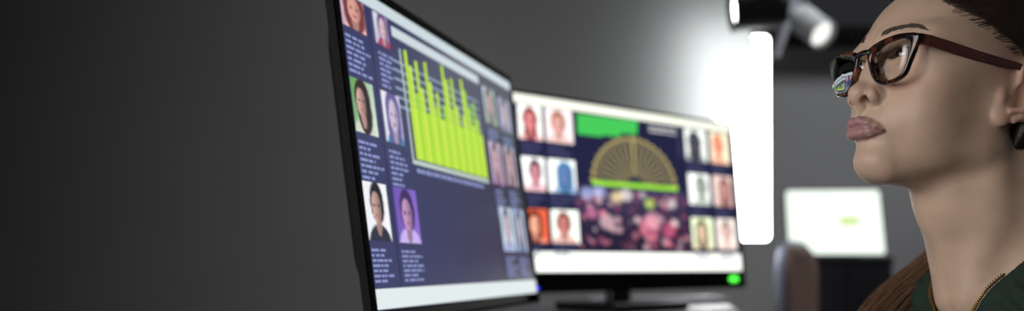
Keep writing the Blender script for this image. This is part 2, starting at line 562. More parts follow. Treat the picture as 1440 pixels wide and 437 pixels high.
# ------------------------------------------------------------------ things behind the desk
# frosted glass screen hanging over the far end, with a bright portrait light panel close behind it
YG, YL = 2.75, 2.87
pBR, pTL = at(1061, 169, YG), at(505, -120, YG)
glass = empty('frosted_partition', ((pBR.x + pTL.x) / 2, YG, pBR.z))
tag(glass, 'wide frosted glass panel hanging above the monitors, glowing at one end', 'partition')
m_frost = bpy.data.materials.new('frosted_glass')
m_frost.use_nodes = True
nt = m_frost.node_tree
nt.nodes.clear()
_o = nt.nodes.new('ShaderNodeOutputMaterial')
_d = nt.nodes.new('ShaderNodeBsdfDiffuse')
_d.inputs[0].default_value = (.16, .16, .165, 1)
_t = nt.nodes.new('ShaderNodeBsdfTranslucent')
_t.inputs[0].default_value = (.62, .66, .66, 1)
_m = nt.nodes.new('ShaderNodeMixShader')
_m.inputs[0].default_value = .25
_g = nt.nodes.new('ShaderNodeBsdfGlossy')
_g.inputs['Roughness'].default_value = .35
_m2 = nt.nodes.new('ShaderNodeMixShader')
_m2.inputs[0].default_value = .04
_tc = nt.nodes.new('ShaderNodeTexCoord')
_n = nt.nodes.new('ShaderNodeTexNoise')
_n.inputs['Scale'].default_value = 2.2
_bp = nt.nodes.new('ShaderNodeBump')
_bp.inputs['Strength'].default_value = .05
nt.links.new(_tc.outputs['Object'], _n.inputs['Vector'])
nt.links.new(_n.outputs['Fac'], _bp.inputs['Height'])
nt.links.new(_bp.outputs['Normal'], _g.inputs['Normal'])
nt.links.new(_d.outputs[0], _m.inputs[1])
nt.links.new(_t.outputs[0], _m.inputs[2])
nt.links.new(_m.outputs[0], _m2.inputs[1])
nt.links.new(_g.outputs[0], _m2.inputs[2])
nt.links.new(_m2.outputs[0], _o.inputs[0])
hw, ph = (pBR.x - pTL.x) / 2, pTL.z - pBR.z
# a sheet of glass with its corner cut, and two hanger rods up to the ceiling
cut = at(1030, 0, YG)
cut2 = at(1061, 55, YG)
gx = glass.location.x
Vg = []
outl = [(-hw, 0), (hw, 0), (hw, cut2.z - pBR.z), (cut.x - gx, cut.z - pBR.z), (cut.x - gx - .07, ph), (-hw, ph)]
pydata('glass_sheet', [(x, 0, z) for x, z in outl], [tuple(range(6))], m_frost, glass)
for x in (-hw + .1, 0.0):
    tube('hanger_rod', [(x, .012, ph - .05), (x, .012, ZC - .001 - pBR.z)], .006, m_dmetal, glass)
    box('clamp', (x - .015, -.008, ph - .06), (x + .015, .022, ph - .02), m_dmetal, glass, .003)

lt, lb = at(1080, 50, YL), at(1082, 338, YL)
LW = .235
lx1 = lt.x + .003
panel = empty('light_panel', (lx1 - LW / 2, YL, lb.z))
tag(panel, 'tall glowing white portrait screen behind the wide monitor', 'screen')
lh = lt.z - lb.z
O = rrect(LW, lh, .014, 6, 0, lh / 2)
n = len(O)
m_lp = mat('panel_white_light', (255, 255, 255), emit=12.0)
pydata('glowing_face', [(x, 0, z) for x, z in O], [tuple(range(n))[::-1]], m_lp, panel)
O2 = rrect(LW + .008, lh + .008, .016, 6, 0, lh / 2)
pydata('housing', [(x, .0005, z) for x, z in O2] + [(x, .03, z) for x, z in O2], [(k, (k + 1) % n, n + (k + 1) % n, n + k) for k in range(n)] + [tuple(range(n))[::-1], tuple(n + k for k in range(n))], m_black, panel)
tube('pole', [(0, .045, lh * .45), (0, .045, ZC - .001 - lb.z)], .016, m_dmetal, panel)
box('bracket', (-.05, .028, lh * .42), (.05, .05, lh * .56), m_dmetal, panel, .003)


# two ceiling spotlights on arms
def spotlight(label, c, aim, r, length, m_body, arm_pts, arm_r, lens_emit, m_arm, shade=None):
    root = empty('ceiling_spotlight', tuple(c))
    tag(root, label, 'spotlight', 'ceiling spotlights')
    q = Vector(aim).to_track_quat('Z', 'Y').to_matrix().to_4x4()
    o = lathe('lamp_head', [(r * .35, -length * .55), (r * .8, -length * .5), (r, -length * .3), (r, length * .46), (r * 1.06, length * .5), (r * .95, length * .5), (r * .88, length * .38)], m_body, root, 28)
    o.matrix_local = q
    o = lathe('lens', [(r * .88, length * .37), (r * .86, length * .385)], mat('spot_lens_%d' % int(lens_emit * 10), (255, 255, 250), emit=lens_emit) if lens_emit else mat('spot_lens_off', (150, 156, 160), .2), root, 24)
    o.matrix_local = q
    # yoke
    s = Vector(aim).normalized().cross(Vector(arm_pts[0]) - Vector(c)).normalized()
    for k in (-1, 1):
        tube('yoke', [s * (k * r * 1.02), s * (k * r * 1.1) + (Vector(arm_pts[0]) - Vector(c)) * .55, (Vector(arm_pts[0]) - Vector(c))], r * .14, m_arm, root, 8)
    for a, b in zip(arm_pts[:-1], arm_pts[1:]):
        tube('arm', [Vector(a) - Vector(c), Vector(b) - Vector(c)], arm_r, m_arm, root, 12)
    e = Vector(arm_pts[-1]) - Vector(c)
    lathe('ceiling_plate', [(.05, e.z), (.05, e.z - .012), (.03, e.z - .02)], m_arm, root, 24, origin=(e.x, e.y, 0))
    return root


m_spotw = mat('pale_grey_metal', (238, 242, 244), .4)
m_spotk = mat('black_metal', (22, 22, 26), .5)
m_spotg = mat('mid_grey_metal', (190, 192, 200), .5)
ys = 3.1
a = at(1140, 36, ys)
spotlight('pale grey spotlight head hanging on an angled arm from the ceiling', a, (.50, -.62, -.60), .048, .135, m_spotw,
          [tuple(at(1128, 4, ys + .02)), tuple(at(1131, -60, ys + .05)), (at(1131, -60, ys + .05).x, ys + .05, ZC - .001)], .016, 1.2, m_spotg)
ys = 2.6
a = at(1066, 12, ys)
sp2 = spotlight('black spotlight body aimed at the frosted panel', a, (-.82, -.10, -.10), .056, .150, m_spotk,
                [tuple(at(1092, -26, ys + .02)), tuple(at(1104, -90, ys + .04)), (at(1104, -90, ys + .04).x, ys + .04, ZC - .001)], .014, 14.0, m_spotk)
# grey cable trunk coming down between them
v0, v1 = at(1088, 80, 3.3), at(1122, -20, 3.3)
st = empty('ceiling_strut', tuple(v1))
tag(st, 'slanted grey metal strut between the two spotlights', 'strut')
tube('bar', [(0, 0, 0), v0 - v1], .020, m_spotg, st, 4, smooth=False)
tube('upper_bar', [(0, 0, 0), (0, 0, ZC - .001 - v1.z)], .018, m_spotg, st, 8)
lathe('end_cap', [(.012, -.006), (.02, -.004), (.02, .004), (.012, .006)], m_spotg, st, 16, origin=tuple(v0 - v1))

# far work place: cabinet with a small bright monitor, office chair
YM = 3.6
c0, c1 = at(1128, 361, YM - .12), at(1256, 361, YM - .12)
cab = empty('storage_cabinet', ((c0.x + c1.x) / 2, YM, 0))
tag(cab, 'dark two-door cabinet under the small bright monitor', 'cabinet')
ctop = c0.z
x0_, x1_ = c0.x - cab.location.x, c1.x - cab.location.x
m_cabd = mat('cabinet_dark', (40, 40, 48), .5)
xm = at(1192, 361, YM - .12).x - cab.location.x
box('carcass', (x0_, -.10, .06), (x1_, .32, ctop - .02), m_cabd, cab, .002)
box('top', (x0_ - .004, -.122, ctop - .02), (x1_ + .004, .325, ctop), m_cabd, cab, .003)
box('plinth', (x0_ + .02, -.08, 0), (x1_ - .02, .30, .06), m_cabd, cab)
dr = box('door', (x0_ + .002, -.119, .07), (xm - .002, -.1005, ctop - .023), m_cabd, cab, .002)
box('knob', (xm - .018, -.132, ctop - .30), (xm - .008, -.119, ctop - .24), m_dmetal, dr)
dr = box('door', (xm + .002, -.119, .07), (x1_ - .002, -.1005, ctop - .023), m_cabd, cab, .002)
box('knob', (xm + .010, -.132, ctop - .30), (xm + .020, -.119, ctop - .24), m_dmetal, dr)

q = [at(1105, 268, YM), at(1236, 267, YM), at(1245, 357, YM), at(1110, 357, YM)]
mc = (q[0] + q[1] + q[2] + q[3]) / 4
W4, H4 = (q[2].x - q[3].x) * 1.0, (q[0].z - q[3].z)
sm = empty('small_monitor', (mc.x, YM, ctop))
tag(sm, 'small bright white screen standing on the dark cabinet', 'monitor')
zc = mc.z - ctop
Os = [(p.x - mc.x, p.z - mc.z) for p in (q[3], q[2], q[1], q[0])]


def round_poly(P, r, n=5):
    out = []
    N = len(P)
    for i in range(N):
        p, a, b = Vector(P[i]), Vector(P[i - 1]), Vector(P[(i + 1) % N])
        da, db = (a - p).normalized(), (b - p).normalized()
        for k in range(n + 1):
            t = k / n
            p0, p1 = p + da * r, p + db * r
            out.append(tuple((1 - t) ** 2 * p0 + 2 * t * (1 - t) * p + t * t * p1))
    return out


R1, R2 = round_poly(Os, .014), round_poly([(x * 1.035, z * 1.05) for x, z in Os], .018)
n = len(R1)
e4 = 1.25
pydata('screen', [(x, 0, z + zc) for x, z in R1], [tuple(range(n))], mat('small_screen_white', (244, 255, 244), emit=e4), sm)
pydata('bezel', [(x, .0008, z + zc) for x, z in R2] + [(x, .02, z + zc) for x, z in R2], [(k, (k + 1) % n, n + (k + 1) % n, n + k)[::-1] for k in range(n)] + [tuple(range(n)), tuple(n + k for k in range(n))[::-1]],
       mat('silver_plastic', (120, 124, 128), .4), sm)
ws = sm.children[0]
for (a0, b0, a1, b1, cc, nm) in ((1181, 305, 1208, 316, (206, 236, 150), 'highlighted_cell'), (1158, 272, 1161, 352, (225, 240, 232), 'page_divider')):
    p, r_ = at(a0, b0, YM - .001), at(a1, b1, YM - .001)
    pydata(nm, [(p.x - mc.x, -.001, r_.z - ctop), (r_.x - mc.x, -.001, r_.z - ctop), (r_.x - mc.x, -.001, p.z - ctop), (p.x - mc.x, -.001, p.z - ctop)], [(0, 1, 2, 3)],
           mat('small_screen_' + nm, cc, emit=1.0 if nm == 'highlighted_cell' else 1.1), ws)
box('neck', (-.02, .02, .008), (.02, .035, zc), m_dmetal, sm, .003)
box('base', (-.09, -.05, 0), (.09, .09, .010), m_dmetal, sm, .004)


def office_chair(label, loc, rz, top, m_cloth, m_frame, w=.42):
    root = empty('office_chair', (loc[0], loc[1], 0), (0, 0, rz))
    tag(root, label, 'chair')
    O_ = rrect(w, .52, .10, 8, 0, top - .26)
    n_ = len(O_)
    V_, F_ = [], []
    for y_, s_ in ((-.035, .90), (-.045, 1.0), (-.01, 1.0), (.01, .92)):
        for x_, z_ in O_:
            V_.append((x_ * s_, y_ + .35 * x_ * x_ * -1 + .24, (z_ - top + .26) * s_ + top - .26))
    for r_ in range(3):
        for k_ in range(n_):
            F_.append((r_ * n_ + k_, r_ * n_ + (k_ + 1) % n_, (r_ + 1) * n_ + (k_ + 1) % n_, (r_ + 1) * n_ + k_))
    F_ += [tuple(range(n_))[::-1], tuple(3 * n_ + k_ for k_ in range(n_))]
    pydata('backrest', V_, F_, m_cloth, root, True)
    tube('back_frame', [(x_ * 1.04, .225 - .35 * x_ * x_, (z_ - top + .26) * 1.03 + top - .26) for x_, z_ in O_], .017, m_frame, root, 10, True)
    box('seat', (-.24, -.25, .41), (.24, .2, .48), m_cloth, root, .03, 4)
    tube('back_post', [(0, .02, .40), (0, .24, .42), (0, .262, .55), (0, .262, top - .3)], .018, m_dmetal, root)
    tube('column', [(0, 0, .10), (0, 0, .41)], .025, m_dmetal, root, 16)
    for k_ in range(5):
        a_ = 2 * math.pi * k_ / 5 + .3
        tube('base_leg', [(0, 0, .11), (.28 * math.cos(a_), .28 * math.sin(a_), .075)], [.022, .014], m_dmetal, root)
        cst = lathe('caster', [(.014, -.02), (.03, -.02), (.03, .02), (.014, .02)], m_black, root, 18, 'X')
        cst.location = (.28 * math.cos(a_), .28 * math.sin(a_), .03)
        cst.rotation_euler = (0, 0, a_ + math.pi / 2)
    return root


ct = at(1106, 349, 3.05)
office_chair('brown office chair with a pale blue-grey frame beside the glowing panel', (ct.x + .225, 3.05 - .085), 1.22, ct.z, mat('chair_cloth_brown', (168, 138, 124), .8, noise=(200, .1)),
             mat('chair_frame_bluegrey', (176, 182, 204), .35), .42)

# white keyboard lying at the far end of the desk
kb = empty('keyboard', (-.02, 2.36, DESK), (0, 0, .3))
tag(kb, 'white keyboard lying on the desk beyond the monitor foot', 'keyboard')
m_key = mat('white_keys', (214, 220, 232), .4)
box('tray', (-.17, -.06, 0), (.17, .06, .012), mat('silver_plastic', (120, 124, 128), .4), kb, .004)
key0 = None
for r_ in range(5):
    for c_ in range(14):
        if key0 is None:
            key0 = box('key', (-.0098, -.0092, 0), (.0098, .0092, .005), m_key, kb, .0015, 1)
            ko = key0
        else:
            ko = key0.copy()
            COL.objects.link(ko)
        ko.location = (-.15 + c_ * .0231, .043 - r_ * .0215, .012)
# ------------------------------------------------------------------ the woman: one continuous body grown from a distance field
HY, HP = 1.9852, 0.195                       # head yaw, head pitch
HT = np.array([0.2749, 0.9189, 0.1536 + Z0])  # midpoint between the ears, world metres


def _rz(a):
    return np.array([[np.cos(a), -np.sin(a), 0], [np.sin(a), np.cos(a), 0], [0, 0, 1]])


def _rx(a):
    return np.array([[1, 0, 0], [0, np.cos(a), -np.sin(a)], [0, np.sin(a), np.cos(a)]])


HR = _rz(HY) @ _rx(HP)
BY = HY - 0.05
BR = _rz(BY)
BT = np.array([0.335, 0.945, -0.003 + Z0])    # base of the neck


def h2w(P):
    """head frame mm (x to her left, y forward, z up) -> world metres"""
    P = np.atleast_2d(np.asarray(P, float))
    return (P * [-1, 1, 1] / 1000) @ HR.T + HT


def w2h(W):
    return ((np.atleast_2d(W) - HT) @ HR) * 1000 * [-1, 1, 1]


def w2b(W):
    return ((np.atleast_2d(W) - BT) @ BR) * 1000 * [-1, 1, 1]


def b2w(P):
    return (np.atleast_2d(np.asarray(P, float)) * [-1, 1, 1] / 1000) @ BR.T + BT


def smin(a, b, k):
    h = np.clip(.5 + .5 * (b - a) / k, 0, 1)
    return b + (a - b) * h - k * h * (1 - h)


def smax(a, b, k):
    return -smin(-a, -b, k)


def ell(P, c, r, rx=0.0, rz=0.0):
    q = P - np.array(c, P.dtype)
    if rz:
        q = q @ _rz(rz).astype(P.dtype)
    if rx:
        q = q @ _rx(rx).astype(P.dtype)
    r = np.array(r, P.dtype)
    q = q / r
    k0 = np.sqrt((q * q).sum(1)) + 1e-6
    q = q / r
    return k0 * (k0 - 1) / (np.sqrt((q * q).sum(1)) + 1e-9)


def capsule(P, a, b, ra, rb):
    a = np.array(a, P.dtype)
    ba = np.array(b, P.dtype) - a
    q = P - a
    t = np.clip(q @ ba / (ba @ ba), 0, 1)
    q = q - t[:, None] * ba
    return np.sqrt((q * q).sum(1)) - (ra + (rb - ra) * t)


def chain(P, pts, rads, k=1.0):
    d = capsule(P, pts[0], pts[1], rads[0], rads[1])
    for i in range(1, len(pts) - 1):
        d = smin(d, capsule(P, pts[i], pts[i + 1], rads[i], rads[i + 1]), k)
    return d


EYE = np.array([31.0, 78.6, 18.0])
EYE_R = 12.3


def lid_arcs(ax):
    """upper and lower eyelid edge heights over the eye's width (head frame)"""
    t = (ax - 31.0) / 15.0
    tilt = 1.2 * t
    up = 18.0 + tilt + 4.9 * np.clip(1 - np.abs(t) ** 2.2, -3, 1) - 0.3
    lo = 18.0 + tilt - 3.6 * np.clip(1 - np.abs(t) ** 2.0, -3, 1) - 0.3
    return up, lo


MOUTH = [(0, 103.5, -49.3), (8, 102.6, -49.0), (16, 99.0, -49.6), (20, 94.2, -51.0), (23.2, 90.9, -52.0)]


NECK = [(0, 2, -40), (0, -34, -88), (0, -73, -136), (0, -114, -184)]


def neck_field(A):
    d = chain(A, NECK, [43, 44, 45.5, 52], 20)
    # sternomastoid and windpipe
    d = smin(d, chain(A, [(50, -16, -44), (40, -38, -105), (14, -42, -182)], [11, 9, 7], 12), 24)
    d = smin(d, capsule(A, (0, -10, -104), (0, -48, -170), 13, 12), 20)
    d = smin(d, capsule(A, (26, -58, -50), (40, -112, -160), 34, 38), 24)
    return d


def head_field(P):
    A = P.copy()
    A[:, 0] = np.abs(A[:, 0])
    x, y, z = A[:, 0], A[:, 1], A[:, 2]
    d = ell(A, (0, 4, 31), (73, 92.5, 84))                       # cranium
    d = smin(d, ell(A, (0, 33, -16), (59, 58, 62)), 20)          # mid face
    d = smin(d, ell(A, (0, 62, -44), (30, 37, 32)), 14)          # muzzle
    d = smin(d, ell(A, (41, 57, -5), (20, 19, 15)), 18)          # cheekbone
    d = smin(d, ell(A, (32, 58, -27), (20, 20, 22)), 18)         # cheek flesh
    d = smin(d, capsule(A, (45, -1, -48), (12, 67, -79), 12, 12.5), 22)   # jaw
    d = smin(d, capsule(A, (46, 0, -46), (58, -4, -4), 11, 11), 22)      # jaw ramus
    d = smin(d, ell(A, (0, 77.0, -77.5), (18, 16, 13.0)), 12)        # chin
    d = smin(d, capsule(A, (0, 68, -74), (0, 34, -75), 12.5, 14), 18)      # under the chin
    d = smin(d, ell(A, (40, 36, -36), (17, 32, 26)), 20)         # cheek hollow filled
    d = smin(d, capsule(A, (11, 89.5, 34), (48, 76, 36), 7, 8), 14)      # brow ridge
    d = smin(d, ell(A, (55, 40, 25), (17, 40, 30)), 16)          # temple
    # nose, eyes and lips only where the face is; ears only at the sides
    fi = np.nonzero((y > 50) & (z > -92) & (z < 62) & (x < 62))[0]
    d[fi] = face_features(A[fi], d[fi])
    ei = np.nonzero((x > 50) & (y < 30) & (y > -55) & (z > -50) & (z < 60))[0]
    d[ei] = smin(d[ei], ear_field(A[ei]), 5)
    # neck
    d = smin(d, neck_field(A), 14)
    # eye opening
    upz, loz = lid_arcs(x)
    ap = np.maximum(np.maximum(z - upz, loz - z), 70 - y)
    ap = np.maximum(ap, np.abs(x - 31) - 15.2)
    d = smax(d, -ap, 0.9)
    return d


def face_features(A, d):
    x, y, z = A[:, 0], A[:, 1], A[:, 2]
    # eye sockets
    d = smax(d, -ell(A, (32, 102.6, 16), (19, 13.5, 12.0)), 9)
    d = smax(d, -ell(A, (12, 104, 17), (8, 9, 13)), 8)
    # eyelids over the eyeball
    lid = ell(A, tuple(EYE), (14.4, 13.6, 13.2))
    d = smin(d, lid, 5)
    d = smin(d, ell(A, (34, 84.0, 31.5), (17, 8, 6)), 7)           # upper lid fold
    d = smax(d, -chain(A, [(18, 91.5, 22.5), (27, 94.0, 26.4), (37, 92.2, 26.6), (46, 84, 23)], [.7, .9, .9, .6], 1), 1.6)
    # nose
    d = smin(d, capsule(A, (0, 88, 24), (0, 99.5, -12), 7.6, 7.2), 11)
    d = smin(d, capsule(A, (5, 91, 0), (9, 92, -18), 7.5, 8), 9)
    d = smin(d, ell(A, (0, 103.6, -18.8), (10.8, 10.6, 9.8)), 6)
    d = smin(d, ell(A, (13.4, 95.5, -20.2), (7.6, 10.2, 8.4), rz=-0.25), 3.6)
    d = smin(d, capsule(A, (0, 107.0, -24.0), (0, 98.5, -31), 4.0, 4.6), 3.0)
    d = smax(d, -chain(A, [(20.0, 101.0, -14), (22.0, 95.0, -21), (20.5, 92.5, -29)], [.6, 1.0, .6], 2), 3.5)   # alar crease
    d = smax(d, -chain(A, [(10.0, 107.0, -31.5), (9.6, 101.5, -25.0), (9.0, 95.0, -17)], [4.3, 4.6, 3.2], 1), 1.4)   # nostril
    # lips
    up = chain(A, [(0, 101.4, -45.6), (5, 101.7, -44.9), (12.5, 98.4, -46.7), (18, 93.6, -49.2), (22.5, 89.2, -51.6)],
               [4.6, 4.8, 4.2, 3.0, 1.6], 2)
    d = smin(d, up, 3.4)
    lo = chain(A, [(0, 100.0, -54.6), (8, 99.2, -54.5), (14.5, 95.8, -53.8), (22.2, 89.6, -52.2)], [5.2, 5.1, 4.0, 1.7], 2)
    d = smin(d, lo, 3.0)
    d = smax(d, -chain(A, [(m[0], m[1] + 3.6, m[2]) for m in MOUTH], [1.0, 1.0, .9, .8, .6], 1), 1.8)
    d = smax(d, -capsule(A, (0, 109.4, -33), (0, 111.2, -41), 2.2, 2.4), 3.0)       # philtrum
    d = smax(d, -ell(A, (0, 106.6, -67.5), (20, 8.5, 4.2)), 7)    # fold over the chin
    d = smax(d, -ell(A, (26.8, 92.4, -53.0), (3.0, 4.2, 4.0)), 5)   # dimple at the corner
    return d


def ear_field(A):
    e = ell(A, (75.5, -22, 6), (5.0, 18, 29), rz=0.42)
    e = smin(e, ell(A, (69.5, -2.5, -20), (5.0, 9.5, 10.5), rz=0.25), 6)
    e = smin(e, chain(A, [(75, -12, 8), (76, -12, 23), (81, -22, 34), (87, -37, 27), (87, -41, 8), (81, -30, -11), (73.5, -13, -23)],
                      [2.8, 3.0, 3.4, 3.6, 3.4, 3.2, 3.4], 4), 3)
    e = smax(e, -ell(A, (80, -15, -3), (10, 10, 13), rz=0.3), 3)
    e = smax(e, -chain(A, [(79, -15, 22), (86, -24, 27), (89, -33, 14)], [2.2, 2.4, 2.0], 2), 2)
    e = smin(e, ell(A, (70.0, 2.5, -5.5), (4.5, 4.2, 7.5)), 4)
    e = smin(e, chain(A, [(75, -6, -17), (79, -16, -14), (82, -26, 0)], [2.6, 2.6, 2.6], 2), 3)
    e = smax(e, -capsule(A, (78, -7, -4), (60, -10, -4), 4.4, 3.6), 2)
    return e


def torso_field(Q, arms=False):
    A = Q.copy()
    A[:, 0] = np.abs(A[:, 0])
    d = capsule(A, (0, -12, -12), (150, -18, -66), 50, 44)
    d = smin(d, ell(A, (0, -4, -170), (135, 88, 165)), 40)
    d = smin(d, ell(A, (66, 62, -190), (56, 48, 58)), 30)
    d = smin(d, ell(A, (0, -5, -380), (128, 92, 130)), 50)
    d = smin(d, ell(A, (0, -10, -500), (165, 115, 90)), 50)
    d = smin(d, capsule(A, (12, 50, -30), (130, 22, -36), 7, 9), 14)       # collar bones
    d = smax(d, -ell(A, (0, 74, -16), (10, 14, 12)), 12)                   # notch
    d = smin(d, ell(A, (158, -18, -92), (46, 50, 62)), 30)
    if arms:
        d = smin(d, chain(A, [(172, -18, -80), (206, -24, -330), (150, 40, -455)], [50, 42, 34], 14), 14)
    return d


def body_field(P):
    d = head_field(P)
    Q = w2b(h2w(P)).astype(P.dtype)
    d = smin(d, torso_field(Q), 26)
    return smax(d, -150 - Q[:, 2], 4)


def surface_nets(f, lo, hi, h, coarse=5, relax=2):
    """mesh the zero set of f on a lattice of step h (naive surface nets on a narrow band)"""
    lo = np.array(lo, np.float32)
    n = np.ceil((np.array(hi) - lo) / (h * coarse)).astype(int) * coarse
    nc = n // coarse + 1
    ax = [lo[i] + np.arange(nc[i], dtype=np.float32) * h * coarse for i in range(3)]
    G = np.stack(np.meshgrid(*ax, indexing='ij'), -1).reshape(-1, 3)
    dc = f(G).reshape(nc)
    D = np.full(n + 1, 1e3, np.float32)
    # nearest coarse value as filler
    I = [np.clip(np.round(np.arange(n[i] + 1) / coarse).astype(int), 0, nc[i] - 1) for i in range(3)]
    D = dc[np.ix_(*I)].astype(np.float32)
    band = np.abs(D) < h * coarse * 1.7
    idx = np.argwhere(band)
    D[band] = f((lo + idx * np.float32(h)).astype(np.float32))
    S = D < 0
    # cells with a sign change
    c8 = [S[i:n[0] + i, j:n[1] + j, k:n[2] + k] for i in (0, 1) for j in (0, 1) for k in (0, 1)]
    s = sum(c.astype(np.int8) for c in c8)
    act = (s > 0) & (s < 8)
    cells = np.argwhere(act)
    vid = np.full(n, -1, np.int64)
    vid[act] = np.arange(len(cells))
    off = np.array([(i, j, k) for i in (0, 1) for j in (0, 1) for k in (0, 1)])
    val = np.stack([D[cells[:, 0] + o[0], cells[:, 1] + o[1], cells[:, 2] + o[2]] for o in off], 1)
    acc = np.zeros((len(cells), 3))
    cnt = np.zeros(len(cells))
    for a in range(8):
        for b in range(a + 1, 8):
            if np.abs(off[a] - off[b]).sum() != 1:
                continue
            va, vb = val[:, a], val[:, b]
            m = (va < 0) != (vb < 0)
            t = np.where(m, va / np.where(m, va - vb, 1), 0)
            acc += np.where(m[:, None], off[a] + t[:, None] * (off[b] - off[a]), 0)
            cnt += m
    V = lo + (cells + acc / cnt[:, None]) * h
    # quads across lattice edges that change sign
    Q = []
    for axs in range(3):
        o = [0, 0, 0]
        o[axs] = 1
        a1, a2 = [(1, 2), (2, 0), (0, 1)][axs]
        sl0 = [slice(1, n[i]) for i in range(3)]
        sl0[axs] = slice(0, n[axs])
        sl1 = list(sl0)
        sl1[axs] = slice(1, n[axs] + 1)
        s0, s1 = S[tuple(sl0)], S[tuple(sl1)]
        for flip, m in ((False, s0 & ~s1), (True, ~s0 & s1)):
            e = np.argwhere(m)
            e = e + np.array([1 if i != axs else 0 for i in range(3)])
            d1 = np.zeros(3, int)
            d1[a1] = 1
            d2 = np.zeros(3, int)
            d2[a2] = 1
            q = np.stack([vid[tuple((e - d1 - d2).T)], vid[tuple((e - d2).T)], vid[tuple(e.T)], vid[tuple((e - d1).T)]], 1)
            Q.append(q[:, ::-1] if flip else q)
    Q = np.concatenate(Q)
    for _ in range(relax):      # pull the vertices onto the exact surface
        Vf = V.astype(np.float32)
        d0 = f(Vf)
        e = np.float32(0.25 * h)
        g = np.stack([f(Vf + np.eye(3, dtype=np.float32)[i] * e) - d0 for i in range(3)], 1) / e
        gl = (g * g).sum(1) + 1e-3
        V = V - np.clip(d0 / gl, -h, h)[:, None] * g * 0.9
    return V, Q


def np_mesh(name, V, Q, m, parent=None, cols=None, smooth=True):
    me = bpy.data.meshes.new(name)
    me.vertices.add(len(V))
    me.vertices.foreach_set('co', np.asarray(V, np.float32).ravel())
    k = Q.shape[1]
    me.loops.add(Q.size)
    me.loops.foreach_set('vertex_index', Q.astype(np.int32).ravel())
    me.polygons.add(len(Q))
    me.polygons.foreach_set('loop_start', np.arange(0, Q.size, k, dtype=np.int32))
    me.update(calc_edges=True)
    me.validate()
    if cols is not None:
        set_cols(me, cols)
    return link(name, me, m, parent, smooth)


PB = np.array([0.41, 0.98, 0.46])            # where she sits
person = empty('person', tuple(PB))
tag(person, 'woman in tortoiseshell glasses and dark green zip jacket looking up at the screens', 'person')


def sstep(a, b, v):
    t = np.clip((v - a) / (b - a), 0, 1)
    return t * t * (3 - 2 * t)


def mouth_z(ax):
    return np.interp(ax, [m[0] for m in MOUTH], [m[2] for m in MOUTH])


V, Q = surface_nets(body_field, (-96, -215, -330), (96, 118, 126), 1.25)
ax_ = np.abs(V[:, 0])
skin = np.tile(np.array(lin((206, 175, 154))), (len(V), 1))


def paint(c, w):
    global skin
    skin = skin * (1 - w[:, None]) + np.array(lin(c)) * w[:, None]


# natural colouring: flushed cheeks and ears, lips, darker nostrils, brow and lash line
paint((206, 140, 118), 0.35 * np.exp(-(((ax_ - 40) / 18) ** 2 + ((V[:, 2] + 10) / 18) ** 2)) * (V[:, 1] > 40))
paint((204, 140, 126), 0.4 * sstep(68, 78, ax_) * (V[:, 2] > -34) * (V[:, 2] < 45) * (np.abs(V[:, 1] + 12) < 30))
upl = np.interp(ax_, [0, 5, 12.5, 18, 23.2], [-41.6, -39.8, -42.6, -47.0, -51.6])
lol = np.interp(ax_, [0, 8, 14.5, 20, 23.2], [-60.4, -60.0, -57.6, -54.8, -52.4])
lipm = sstep(-1.8, 0.4, upl - V[:, 2]) * sstep(-1.8, 0.4, V[:, 2] - lol) * (V[:, 1] > 84) * sstep(24.6, 22.8, ax_)
paint((160, 110, 122), 0.75 * lipm)
paint((120, 62, 72), 0.6 * lipm * np.exp(-((V[:, 2] - mouth_z(ax_)) / 1.2) ** 2))
paint((92, 44, 36), np.exp(-(((ax_ - 9.4) / 4.0) ** 2 + ((V[:, 1] - 99.5) / 5.5) ** 2 + ((V[:, 2] + 22.6) / 4.2) ** 2)))
uz, lz = lid_arcs(ax_)
near_eye = (V[:, 1] > 72) & (np.abs(ax_ - 31) < 17)
paint((38, 28, 28), near_eye * 0.9 * np.exp(-((V[:, 2] - uz - 0.5) / 1.1) ** 2))
paint((96, 66, 60), near_eye * 0.6 * np.exp(-((V[:, 2] - lz + 0.3) / 0.9) ** 2))
paint((172, 122, 104), 0.35 * near_eye * np.exp(-((V[:, 2] - uz - 4) / 3.5) ** 2))


